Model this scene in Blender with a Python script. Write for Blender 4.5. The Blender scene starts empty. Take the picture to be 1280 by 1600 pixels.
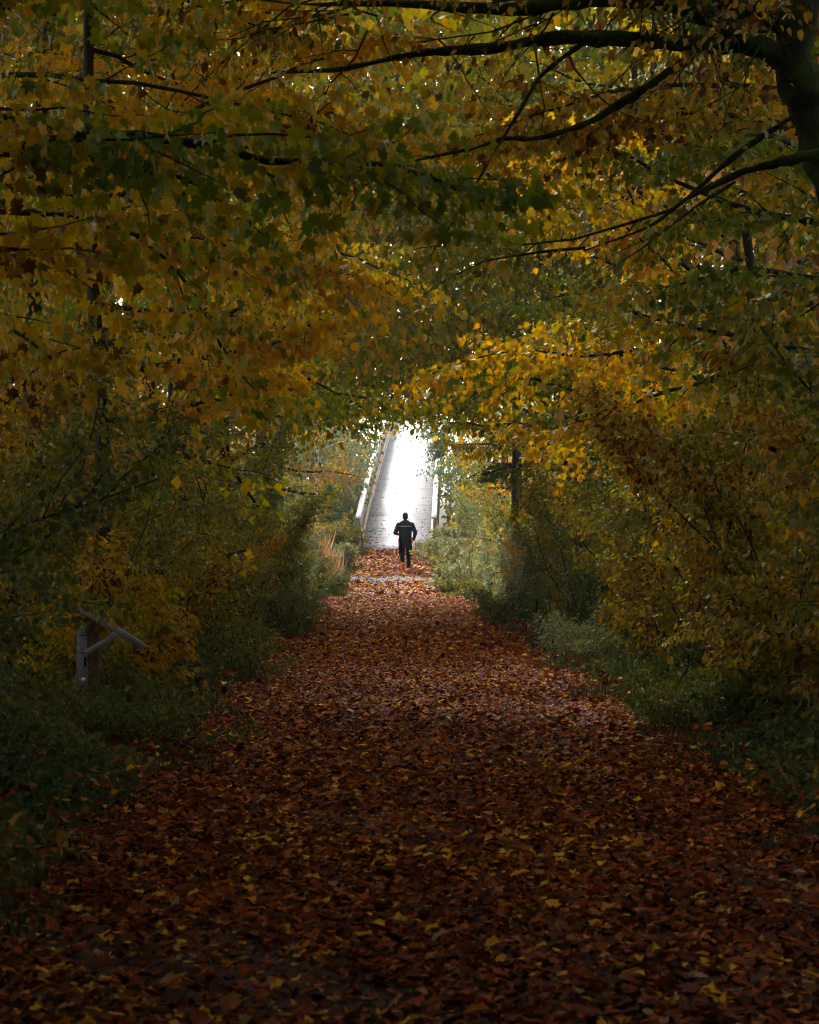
import bpy, math, random
import numpy as np
from mathutils import Vector, Matrix

R = math.radians
sc = bpy.context.scene
COL = sc.collection

# ------------------------------------------------------------------ camera
CAMX, CAMZ = -0.35, 1.45
cam_d = bpy.data.cameras.new("camera")
cam = bpy.data.objects.new("camera", cam_d)
COL.objects.link(cam)
cam_d.sensor_fit = 'VERTICAL'
cam_d.sensor_height = 36.0
cam_d.lens = 90.0
cam_d.clip_start = 0.1
cam_d.clip_end = 2000.0
cam_d.dof.use_dof = True
cam_d.dof.focus_distance = 60.0
cam_d.dof.aperture_fstop = 11.0
cam.location = (CAMX, 0.0, CAMZ)
cam.rotation_euler = (math.pi / 2 + 45 / 4000, 0.0, -43 / 4000)
sc.camera = cam

# ------------------------------------------------------------------ sky, sun, exposure
SUN_EL, SUN_AZ = R(42), R(-18)          # azimuth from +Y (ahead), negative = to the left
w = bpy.data.worlds.new("World")
sc.world = w
w.use_nodes = True
nt = w.node_tree
nt.nodes.clear()
sky = nt.nodes.new('ShaderNodeTexSky')
sky.sky_type = 'NISHITA'
sky.sun_disc = False
sky.sun_elevation = SUN_EL
sky.sun_rotation = SUN_AZ
sky.dust_density = 4.0
sky.air_density = 1.0
hsv = nt.nodes.new('ShaderNodeHueSaturation')
hsv.inputs['Saturation'].default_value = 0.28
bg = nt.nodes.new('ShaderNodeBackground')
bg.inputs['Strength'].default_value = 0.095
wo = nt.nodes.new('ShaderNodeOutputWorld')
nt.links.new(sky.outputs[0], hsv.inputs['Color'])
nt.links.new(hsv.outputs[0], bg.inputs['Color'])
nt.links.new(bg.outputs[0], wo.inputs['Surface'])

sun_d = bpy.data.lights.new("sun", 'SUN')
sun_d.energy = 1.5
sun_d.angle = R(10)
sun_d.color = (1.0, 0.95, 0.87)
sun = bpy.data.objects.new("sun", sun_d)
COL.objects.link(sun)
sdir = Vector((math.sin(SUN_AZ) * math.cos(SUN_EL), math.cos(SUN_AZ) * math.cos(SUN_EL), math.sin(SUN_EL)))
sun.rotation_euler = sdir.to_track_quat('Z', 'Y').to_euler()

sc.view_settings.view_transform = 'Standard'
sc.view_settings.look = 'None'
sc.view_settings.exposure = 2.85
sc.view_settings.gamma = 1.0
sc.render.engine = 'CYCLES'
sc.cycles.max_bounces = 6
sc.cycles.diffuse_bounces = 4
sc.cycles.glossy_bounces = 2
sc.cycles.transmission_bounces = 4
sc.cycles.filter_width = 1.1
sc.cycles.caustics_reflective = False
sc.cycles.caustics_refractive = False

# ------------------------------------------------------------------ materials
def new_mat(name):
    m = bpy.data.materials.new(name)
    m.use_nodes = True
    t = m.node_tree
    t.nodes.clear()
    out = t.nodes.new('ShaderNodeOutputMaterial')
    return m, t, out

def ramp(t, fac, stops):
    r = t.nodes.new('ShaderNodeValToRGB')
    e = r.color_ramp.elements
    while len(e) < len(stops):
        e.new(0.5)
    for i, (p, c) in enumerate(stops):
        e[i].position = p
        e[i].color = (c[0], c[1], c[2], 1)
    t.links.new(fac, r.inputs['Fac'])
    return r.outputs['Color']

def leaf_mat(name, stops, trans=0.35, rough=0.48, spec=0.24, spots=0.25):
    m, t, out = new_mat(name)
    a = t.nodes.new('ShaderNodeAttribute')
    a.attribute_name = 'tint'
    col = ramp(t, a.outputs['Fac'], stops)
    # brown blotches with a shape of their own
    tc = t.nodes.new('ShaderNodeTexCoord')
    n = t.nodes.new('ShaderNodeTexNoise')
    n.inputs['Scale'].default_value = 34.0
    n.inputs['Detail'].default_value = 2.0
    t.links.new(tc.outputs['Object'], n.inputs['Vector'])
    mr = t.nodes.new('ShaderNodeMapRange')
    mr.inputs['From Min'].default_value = 0.55
    mr.inputs['From Max'].default_value = 0.72
    mr.inputs['To Max'].default_value = spots
    t.links.new(n.outputs['Fac'], mr.inputs['Value'])
    mx = t.nodes.new('ShaderNodeMixRGB')
    mx.inputs['Color2'].default_value = (0.06, 0.03, 0.012, 1)
    t.links.new(mr.outputs[0], mx.inputs['Fac'])
    t.links.new(col, mx.inputs['Color1'])
    b = t.nodes.new('ShaderNodeBsdfPrincipled')
    b.inputs['Roughness'].default_value = rough
    b.inputs['Specular IOR Level'].default_value = spec
    t.links.new(mx.outputs[0], b.inputs['Base Color'])
    tr = t.nodes.new('ShaderNodeBsdfTranslucent')
    hs = t.nodes.new('ShaderNodeHueSaturation')
    hs.inputs['Saturation'].default_value = 1.15
    hs.inputs['Value'].default_value = 1.35
    t.links.new(mx.outputs[0], hs.inputs['Color'])
    t.links.new(hs.outputs[0], tr.inputs['Color'])
    ms = t.nodes.new('ShaderNodeMixShader')
    ms.inputs[0].default_value = trans
    t.links.new(b.outputs[0], ms.inputs[1])
    t.links.new(tr.outputs[0], ms.inputs[2])
    t.links.new(ms.outputs[0], out.inputs['Surface'])
    return m

M = {}
M['gold'] = leaf_mat('gold_leaf', [(0, (.09, .045, .008)), (.14, (.45, .20, .010)), (.45, (.62, .335, .012)), (.72, (.33, .255, .028)), (1, (.11, .135, .026))], trans=.45)
M['amber'] = leaf_mat('amber_leaf', [(0, (.09, .045, .012)), (.35, (.32, .17, .02)), (.7, (.46, .27, .025)), (1, (.24, .21, .035))], trans=.4)
M['greengold'] = leaf_mat('greengold_leaf', [(0, (.12, .06, .012)), (.13, (.56, .29, .012)), (.34, (.45, .32, .020)), (.58, (.17, .205, .027)), (1, (.07, .12, .024))], trans=.42)
M['olive'] = leaf_mat('olive_leaf', [(0, (.14, .06, .015)), (.09, (.58, .30, .02)), (.20, (.34, .25, .033)), (.5, (.17, .165, .037)), (1, (.07, .10, .032))], trans=.4)
M['green'] = leaf_mat('green_leaf', [(0, (.24, .13, .025)), (.10, (.28, .20, .03)), (.3, (.12, .14, .03)), (1, (.05, .09, .032))], spots=.15, trans=.38)
M['dusky'] = leaf_mat('dusky_leaf', [(0, (.36, .24, .06)), (.12, (.28, .26, .09)), (.5, (.19, .225, .11)), (1, (.10, .15, .085))], spots=.15, trans=.38)
M['under'] = leaf_mat('undergrowth_leaf', [(0, (.30, .17, .035)), (.12, (.22, .19, .04)), (.35, (.11, .14, .04)), (1, (.05, .085, .035))], spots=.15, trans=.3, rough=.75, spec=.2)
M['rust'] = leaf_mat('rust_leaf', [(0, (.10, .055, .03)), (.4, (.26, .14, .055)), (.75, (.36, .21, .05)), (1, (.24, .20, .06))], trans=.38)
M['litter'] = leaf_mat('litter_leaf', [(0, (.016, .006, .003)), (.3, (.10, .022, .004)), (.62, (.34, .068, .006)), (.80, (.48, .15, .015)), (.88, (.34, .21, .11)), (.90, (.32, .19, .10)), (.93, (.64, .30, .010)), (1, (.68, .42, .02))], trans=.12, rough=.55, spec=.045, spots=.5)
M['grass'] = leaf_mat('grass_blade', [(0, (.18, .14, .06)), (.15, (.09, .10, .035)), (.5, (.05, .075, .028)), (1, (.03, .05, .022))], trans=.25, spots=0)
M['straw'] = leaf_mat('straw_blade', [(0, (.34, .20, .10)), (.5, (.52, .34, .18)), (1, (.60, .42, .25))], trans=.3, spots=.1)

def noise_mat(name, c1, c2, scale=6.0, rough=.8, bump=.4, stretch=(1, 1, 1), detail=6, spec=.3, lo=.35, hi=.65, c3=None, scale3=2.0, lo3=.5, hi3=.62, metal=0):
    m, t, out = new_mat(name)
    tc = t.nodes.new('ShaderNodeTexCoord')
    mp = t.nodes.new('ShaderNodeMapping')
    mp.inputs['Scale'].default_value = stretch
    t.links.new(tc.outputs['Object'], mp.inputs['Vector'])
    n = t.nodes.new('ShaderNodeTexNoise')
    n.inputs['Scale'].default_value = scale
    n.inputs['Detail'].default_value = detail
    n.inputs['Roughness'].default_value = .65
    t.links.new(mp.outputs[0], n.inputs['Vector'])
    col = ramp(t, n.outputs['Fac'], [(lo, c1), (hi, c2)])
    if c3 is not None:
        n3 = t.nodes.new('ShaderNodeTexNoise')
        n3.inputs['Scale'].default_value = scale3
        n3.inputs['Detail'].default_value = 5
        t.links.new(mp.outputs[0], n3.inputs['Vector'])
        mr = t.nodes.new('ShaderNodeMapRange')
        mr.inputs['From Min'].default_value = lo3
        mr.inputs['From Max'].default_value = hi3
        t.links.new(n3.outputs['Fac'], mr.inputs['Value'])
        mx = t.nodes.new('ShaderNodeMixRGB')
        mx.inputs['Color2'].default_value = (*c3, 1)
        t.links.new(mr.outputs[0], mx.inputs['Fac'])
        t.links.new(col, mx.inputs['Color1'])
        col = mx.outputs[0]
    b = t.nodes.new('ShaderNodeBsdfPrincipled')
    b.inputs['Roughness'].default_value = rough
    b.inputs['Specular IOR Level'].default_value = spec
    b.inputs['Metallic'].default_value = metal
    t.links.new(col, b.inputs['Base Color'])
    if bump:
        bp = t.nodes.new('ShaderNodeBump')
        bp.inputs['Strength'].default_value = bump
        bp.inputs['Distance'].default_value = .02
        t.links.new(n.outputs['Fac'], bp.inputs['Height'])
        t.links.new(bp.outputs[0], b.inputs['Normal'])
    t.links.new(b.outputs[0], out.inputs['Surface'])
    return m

M['bark'] = noise_mat('dark_bark', (.018, .014, .011), (.055, .045, .034), 9, .9, .8, (3, 3, .6), spec=.15, c3=(.035, .05, .018), scale3=1.6)
M['palebark'] = noise_mat('grey_bark', (.05, .05, .035), (.13, .13, .09), 9, .9, .6, (3, 3, .6), spec=.15, c3=(.07, .10, .035), scale3=1.6)
M['birch'] = noise_mat('birch_bark', (.55, .55, .53), (.75, .75, .73), 5, .7, .3, (1, 1, 3), spec=.3, c3=(.05, .045, .04), scale3=3.5, lo3=.52, hi3=.58)
M['moss'] = noise_mat('mossy_bark', (.016, .014, .010), (.045, .038, .026), 12, .95, 1.0, (2, 2, 2), spec=.1, c3=(.045, .075, .012), scale3=2.2, lo3=.42, hi3=.60)
M['ground'] = noise_mat('earth', (.018, .013, .008), (.06, .04, .02), 5, .95, .6, spec=.1, c3=(.03, .045, .014), scale3=.7)
M['path'] = noise_mat('leaf_mould', (.018, .008, .005), (.07, .026, .011), 28, .8, 1.0, spec=.3, detail=8)
M['gravel'] = noise_mat('gravel', (.05, .042, .040), (.13, .11, .11), 60, .8, .6, spec=.3)
M['deck'] = noise_mat('pale_deck', (.31, .315, .35), (.39, .395, .43), 3, .5, .15, (.35, 2.2, 1), spec=.4, c3=(.22, .22, .24), scale3=1.3, lo3=.52, hi3=.66)
M['white'] = noise_mat('white_rail', (.66, .68, .72), (.78, .79, .82), 6, .4, .05, spec=.5)
M['cream'] = noise_mat('cream_panel', (.27, .25, .18), (.38, .35, .26), 8, .7, .15, (1, .3, 4), spec=.3)
M['tan'] = noise_mat('tan_timber', (.28, .23, .16), (.44, .38, .29), 10, .75, .2, (1, .3, 3), spec=.3)
M['greywood'] = noise_mat('grey_timber', (.20, .19, .16), (.34, .32, .28), 10, .8, .3, (3, 3, .5), spec=.2)
M['postwood'] = noise_mat('brown_post', (.08, .05, .03), (.22, .14, .08), 14, .85, .6, (5, 5, .5), spec=.2)
M['steel'] = noise_mat('grey_steel', (.20, .215, .27), (.34, .36, .43), 12, .5, .15, spec=.5, c3=(.10, .07, .05), scale3=4, lo3=.6, hi3=.7)
M['bolt'] = noise_mat('bright_bolt', (.8, .8, .8), (.88, .88, .88), 20, .25, 0, spec=.8)  # white base colour stands in for the shine of the metal
M['navy'] = noise_mat('navy_cloth', (.008, .012, .023), (.015, .022, .038), 30, .85, .3, spec=.06)
M['sleeve'] = noise_mat('blue_cloth', (.012, .024, .048), (.022, .040, .072), 30, .8, .3, spec=.08)
M['black'] = noise_mat('black_cloth', (.004, .0045, .006), (.008, .009, .011), 30, .95, .3, spec=.03)
M['greyband'] = noise_mat('grey_band', (.20, .24, .27), (.28, .32, .34), 30, .4, 0, spec=.5)
M['red'] = noise_mat('red_cloth', (.50, .02, .03), (.62, .04, .05), 30, .6, 0, spec=.3)
M['orange'] = noise_mat('orange_shoe', (.80, .18, .08), (.92, .28, .14), 30, .6, 0, spec=.3)
M['skin'] = noise_mat('skin', (.36, .20, .14), (.42, .25, .18), 20, .55, 0, spec=.35)
M['hair'] = noise_mat('dark_hair', (.010, .009, .009), (.022, .019, .018), 40, .6, .3, spec=.3)

# ------------------------------------------------------------------ object helpers
def mesh_obj(name, V, T, mat, parent=None, tint=None, smooth=False, mats=None, mi=None):
    V = np.asarray(V, dtype=np.float32)
    T = np.asarray(T, dtype=np.int32)
    me = bpy.data.meshes.new(name)
    me.vertices.add(len(V))
    me.vertices.foreach_set('co', V.ravel())
    me.loops.add(T.size)
    me.loops.foreach_set('vertex_index', T.ravel())
    me.polygons.add(len(T))
    me.polygons.foreach_set('loop_start', np.arange(len(T), dtype=np.int32) * T.shape[1])
    if smooth:
        me.polygons.foreach_set('use_smooth', np.ones(len(T), dtype=bool))
    if tint is not None:
        at = me.attributes.new('tint', 'FLOAT', 'POINT')
        at.data.foreach_set('value', np.asarray(tint, dtype=np.float32))
    me.materials.append(mat)
    me.update(calc_edges=True)
    me.validate()
    o = bpy.data.objects.new(name, me)
    COL.objects.link(o)
    if parent is not None:
        o.parent = parent
    return o

def tag(o, label=None, cat=None, group=None, kind=None):
    if label: o['label'] = label
    if cat: o['category'] = cat
    if group: o['group'] = group
    if kind: o['kind'] = kind
    return o

def thing(name, label, cat, loc, group=None):
    o = bpy.data.objects.new(name, None)
    o.empty_display_size = .2
    COL.objects.link(o)
    o.location = loc
    return tag(o, label, cat, group)

class Tris:
    """collects boxes, tubes, capsules as quads"""
    def __init__(s):
        s.v, s.f, s.n = [], [], 0
    def add(s, V, F):
        s.v.append(np.asarray(V, float)); s.f.append(np.asarray(F, int) + s.n); s.n += len(V)
    def box(s, c, size, rot=None, bevel=0.0):
        hx, hy, hz = [q / 2 for q in size]
        b = min(bevel, hx * .9, hy * .9, hz * .9)
        if b <= 0:
            V = np.array([(x, y, z) for x in (-hx, hx) for y in (-hy, hy) for z in (-hz, hz)])
            F = [(0, 1, 3, 2), (4, 6, 7, 5), (0, 4, 5, 1), (2, 3, 7, 6), (0, 2, 6, 4), (1, 5, 7, 3)]
        else:
            import bmesh
            bm = bmesh.new()
            bmesh.ops.create_cube(bm, size=1)
            for v in bm.verts:
                v.co = Vector((v.co.x * 2 * hx, v.co.y * 2 * hy, v.co.z * 2 * hz))
            bmesh.ops.bevel(bm, geom=list(bm.edges), offset=b, segments=1, affect='EDGES')
            bmesh.ops.triangulate(bm, faces=list(bm.faces))
            bm.verts.ensure_lookup_table()
            V = np.array([v.co[:] for v in bm.verts])
            F = [tuple(v.index for v in f.verts) for f in bm.faces]
            F = [(a, b_, c_, c_) for a, b_, c_ in F]
            bm.free()
        if rot is not None:
            V = V @ np.array(rot).T
        s.add(V + np.array(c), F)
    def sweep(s, P, prof):
        """P: list of (origin, xaxis, zaxis); prof: closed profile of (a,b)"""
        k = len(prof)
        V = []
        for o, x, z in P:
            for a, b in prof:
                V.append(np.array(o) + a * np.array(x) + b * np.array(z))
        F = []
        for i in range(len(P) - 1):
            for j in range(k):
                F.append((i * k + j, i * k + (j + 1) % k, (i + 1) * k + (j + 1) % k, (i + 1) * k + j))
        if k == 4:
            F.append((3, 2, 1, 0)); e = (len(P) - 1) * k
            F.append((e, e + 1, e + 2, e + 3))
        s.add(V, F)
    def tube(s, pts, rad, sides=6):
        pts = np.asarray(pts, float)
        n = len(pts)
        d = np.gradient(pts, axis=0)
        d /= np.linalg.norm(d, axis=1)[:, None] + 1e-9
        ref = np.array([0.31, 0.17, 0.94]) if abs(d[0][2]) < .8 else np.array([.95, .2, .1])
        u = np.cross(d, ref); u /= np.linalg.norm(u, axis=1)[:, None] + 1e-9
        vv = np.cross(d, u)
        a = np.linspace(0, 2 * math.pi, sides, endpoint=False)
        rad = np.asarray(rad, float)
        ring = (np.cos(a)[None, :, None] * u[:, None, :] + np.sin(a)[None, :, None] * vv[:, None, :]) * rad[:, None, None]
        V = (pts[:, None, :] + ring).reshape(-1, 3)
        i = np.arange(n - 1)[:, None] * sides
        j = np.arange(sides)[None, :]
        j2 = (j + 1) % sides
        F = np.stack([i + j, i + j2, i + sides + j2, i + sides + j], -1).reshape(-1, 4)
        s.add(V, F)
    def rough_tube(s, pts, rad, sides, rng, amp=.10, sub=7):
        pts = np.asarray(pts, float); n = len(pts)
        u = np.linspace(0, n - 1, (n - 1) * sub + 1)
        q = np.stack([np.interp(u, np.arange(n), pts[:, k]) for k in range(3)], -1)
        for _ in range(3):
            q[1:-1] = q[1:-1] * .5 + (q[:-2] + q[2:]) * .25
        r = np.interp(u, np.arange(n), rad)
        nz = rng.normal(0, 1, (len(u), 3))
        nz = (nz + np.roll(nz, 1, 0) + np.roll(nz, 2, 0)) / 2
        q = q + nz * r[:, None] * amp * .8
        r = r * (1 + amp * 1.3 * nz[:, 0])
        k0 = len(s.v)
        s.tube(q, r, sides)
        ax = np.repeat(q, sides, 0)
        s.v[k0] = ax + (s.v[k0] - ax) * (1 + rng.normal(0, amp * .8, (len(ax), 1)))
    def capsule(s, a, b, ra, rb, sx=1.0, sy=1.0, seg=12):
        """tapered capsule from a to b, squashed by sx, sy across"""
        a = np.array(a, float); b = np.array(b, float)
        d = b - a; L = np.linalg.norm(d); d = d / (L + 1e-9)
        t = [(-ra * math.cos(q), ra * math.sin(q)) for q in np.linspace(0.05, math.pi / 2, 5)]
        t += [(L + rb * math.sin(q), rb * math.cos(q)) for q in np.linspace(0, math.pi / 2 - .05, 5)]
        ref = np.array([1., 0, 0]) if abs(d[0]) < .8 else np.array([0, 1., 0])
        v = np.cross(d, ref); v /= np.linalg.norm(v); u = np.cross(v, d)
        V = []
        for (h, r) in t:
            for k in range(seg):
                q = 2 * math.pi * k / seg
                V.append(a + d * h + u * (r * sx * math.cos(q)) + v * (r * sy * math.sin(q)))
        F = []
        for i in range(len(t) - 1):
            for k in range(seg):
                F.append((i * seg + k, i * seg + (k + 1) % seg, (i + 1) * seg + (k + 1) % seg, (i + 1) * seg + k))
        V.append(a - d * ra); V.append(b + d * rb)
        n0 = len(t) * seg
        for k in range(seg):
            F.append((n0, (k + 1) % seg, k, k))
            F.append((n0 + 1, n0 - seg + k, n0 - seg + (k + 1) % seg, n0 - seg + (k + 1) % seg))
        s.add(V, F)
    def build(s, name, mat, parent=None, off=(0, 0, 0), smooth=False):
        V = np.concatenate(s.v) - np.array(off)
        Q = np.concatenate(s.f)
        T = np.concatenate([Q[:, [0, 1, 2]], Q[:, [0, 2, 3]]])
        bad = (T[:, 0] == T[:, 1]) | (T[:, 1] == T[:, 2]) | (T[:, 0] == T[:, 2])
        return mesh_obj(name, V, T[~bad], mat, parent, smooth=smooth)

# ------------------------------------------------------------------ ground profile
PY = [-80, 56, 60, 62.5, 64, 66.5, 69, 72, 75, 77, 80, 85, 88, 97, 130, 150, 166, 400]
PZ = [0, 0, .03, .06, -.06, -.42, -.10, .18, .40, .53, .78, 1.17, 1.0, -1.5, -1.5, 2.5, 4.0, 4.5]
def zprof(y):
    return np.interp(y, PY, PZ)
def zgr(x, y):
    x = np.asarray(x, float); y = np.asarray(y, float)
    z = zprof(y)
    a = np.clip((np.abs(x) - 2.3) / 2.0, 0, 1)
    return z + a * (.12 + .10 * np.sin(x * 1.7 + y * .55) * np.cos(y * .8 - x * .6))
def half_w(y):
    return np.interp(y, [0, 50, 62, 66, 73, 76, 90], [1.75, 1.80, 1.98, 1.50, 1.45, 1.36, 1.36])
def mid_x(y):
    return np.interp(y, [0, 60, 70, 77, 90], [0, 0, -.05, .10, .12])

xs = np.array([-150, -100, -70, -40, -26, -18, -13, -10, -8, -6.5, -5.4, -4.6, -4, -3.5, -3.1, -2.7, -2.3, -1.8, -.9, 0, .9, 1.8, 2.3, 2.7, 3.1, 3.5, 4, 4.6, 5.4, 6.5, 8, 10, 13, 18, 26, 40, 70, 100, 150], float)
ys = np.concatenate([[-80, -60, -40], np.arange(-20, 55, 1.0), np.arange(55, 100, .5), np.arange(100, 180, 4), [200, 230, 260]])
gx, gy = np.meshgrid(xs, ys)
V = np.stack([gx.ravel(), gy.ravel(), zgr(gx, gy).ravel()], -1)
nx, ny = len(xs), len(ys)
i = np.arange(ny - 1)[:, None] * nx; j = np.arange(nx - 1)[None, :]
Q = np.stack([i + j, i + j + 1, i + nx + j + 1, i + nx + j], -1).reshape(-1, 4)
tag(mesh_obj('ground', V, Q, M['ground'], smooth=True), kind='structure')

rs = np.random.default_rng(11)
def strip(name, mat, y0, y1, dz, grow=0.0):
    yy = ys[(ys >= y0) & (ys <= y1)]
    cols = 9
    V, Qs = [], []
    for k, y in enumerate(yy):
        h = half_w(y) + grow + rs.normal(0, .06)
        for u in np.linspace(-1, 1, cols):
            x = mid_x(y) + u * h
            V.append((x, y, zgr(x, y) + dz))
    n = len(yy)
    for a in range(n - 1):
        for b in range(cols - 1):
            Qs.append((a * cols + b, a * cols + b + 1, (a + 1) * cols + b + 1, (a + 1) * cols + b))
    return tag(mesh_obj(name, V, Qs, mat, smooth=True), kind='structure')
strip('path', M['path'], -20, 85, .006, .08)
# gravel cross path just before the ramp
V, Qs = [], []
gxs = np.array([-14, -9, -6, -4, -3, -2.3, -1.5, -.7, 0, .7, 1.5, 2.3, 3, 4, 6, 9, 14], float)
for x in gxs:
    for y in (73.0, 73.5, 74.0, 74.5, 75.0):
        V.append((x, y, zgr(x, y) + (.012 if abs(x) < 2.4 else .03)))
for a in range(len(gxs) - 1):
    for b in range(4):
        Qs.append((a * 5 + b, (a + 1) * 5 + b, (a + 1) * 5 + b + 1, a * 5 + b + 1))
tag(mesh_obj('gravel_path', V, Qs, M['gravel'], smooth=True), kind='structure')

# ------------------------------------------------------------------ leaves
def fan_template(half, center=(0, .35), fold=.28, droop=.22):
    right = half
    left = [(-x, y) for x, y in reversed(half[1:-1])]
    out = right + left
    pts = [center] + out
    V = np.array([(x, y, fold * abs(x) - droop * y * y) for x, y in pts])
    n = len(out)
    T = np.array([(0, 1 + k, 1 + (k + 1) % n) for k in range(n)])
    return V, T
LT = {
    'maple': fan_template([(0, 0), (.26, -.07), (.23, .12), (.56, .27), (.36, .40), (.40, .66), (.17, .62), (0, 1.0)]),
    'star': fan_template([(0, 0), (.48, .18), (.30, .42), (.36, .66), (0, 1.0)]),
    'ovate': (np.array([(0, 0, 0), (.30, .30, .10), (.24, .68, .02), (0, 1, -.20), (-.24, .68, .02), (-.30, .30, .10)]), np.array([(0, 1, 2), (0, 2, 3), (0, 3, 4), (0, 4, 5)])),
    'kite': (np.array([(0, 0, 0), (.42, .42, .12), (0, 1, -.18), (-.42, .42, .12)]), np.array([(0, 1, 2), (0, 2, 3)])),
    'lance': (np.array([(0, 0, 0), (.16, .35, .05), (0, 1, -.2), (-.16, .35, .05)]), np.array([(0, 1, 2), (0, 2, 3)])),
}
def nrm(a):
    return a / (np.linalg.norm(a, axis=-1, keepdims=True) + 1e-9)

def leaf_mesh(name, kind, P, D, N, S, tint, mat, parent=None, off=(0, 0, 0), rng=None):
    tv, tt = LT[kind]
    D = nrm(D); X = nrm(np.cross(D, N)); N = np.cross(X, D)
    curl = rng.uniform(.3, 1.9, len(P))[:, None, None]
    wd = rng.uniform(.75, 1.15, len(P))[:, None, None]
    V = (P[:, None, :] - np.array(off) + S[:, None, None] * (tv[None, :, 0:1] * wd * X[:, None, :] + tv[None, :, 1:2] * D[:, None, :] + curl * tv[None, :, 2:3] * N[:, None, :]))
    k = len(tv)
    T = (tt[None] + (np.arange(len(P)) * k)[:, None, None]).reshape(-1, 3)
    return mesh_obj(name, V.reshape(-1, 3), T, mat, parent, tint=np.repeat(tint, k))

def tunnel(P, noise):
    """True where a point lies in the clear tunnel over the path"""
    y = P[:, 1]
    zc = np.interp(y, [0, 14, 20, 32, 60, 84, 90, 130], [2.5, 2.75, 2.85, 3.0, 4.1, 5.2, 5.8, 8.5]) + noise * .30
    g = zprof(y)
    xc = np.interp(y, [0, 40, 60, 85, 130], [0, .05, .25, .35, 1.0])
    hw = np.interp(y, [0, 60, 80, 90, 130], [2.15, 2.0, 1.75, 1.62, 1.9]) + noise * .12
    z = np.maximum(P[:, 2] - g, 0)
    zt = np.maximum(zc - g, .5)
    return (np.abs((P[:, 0] - xc) / hw) ** 1.9 + (z / zt) ** 1.9) < 1

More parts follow.
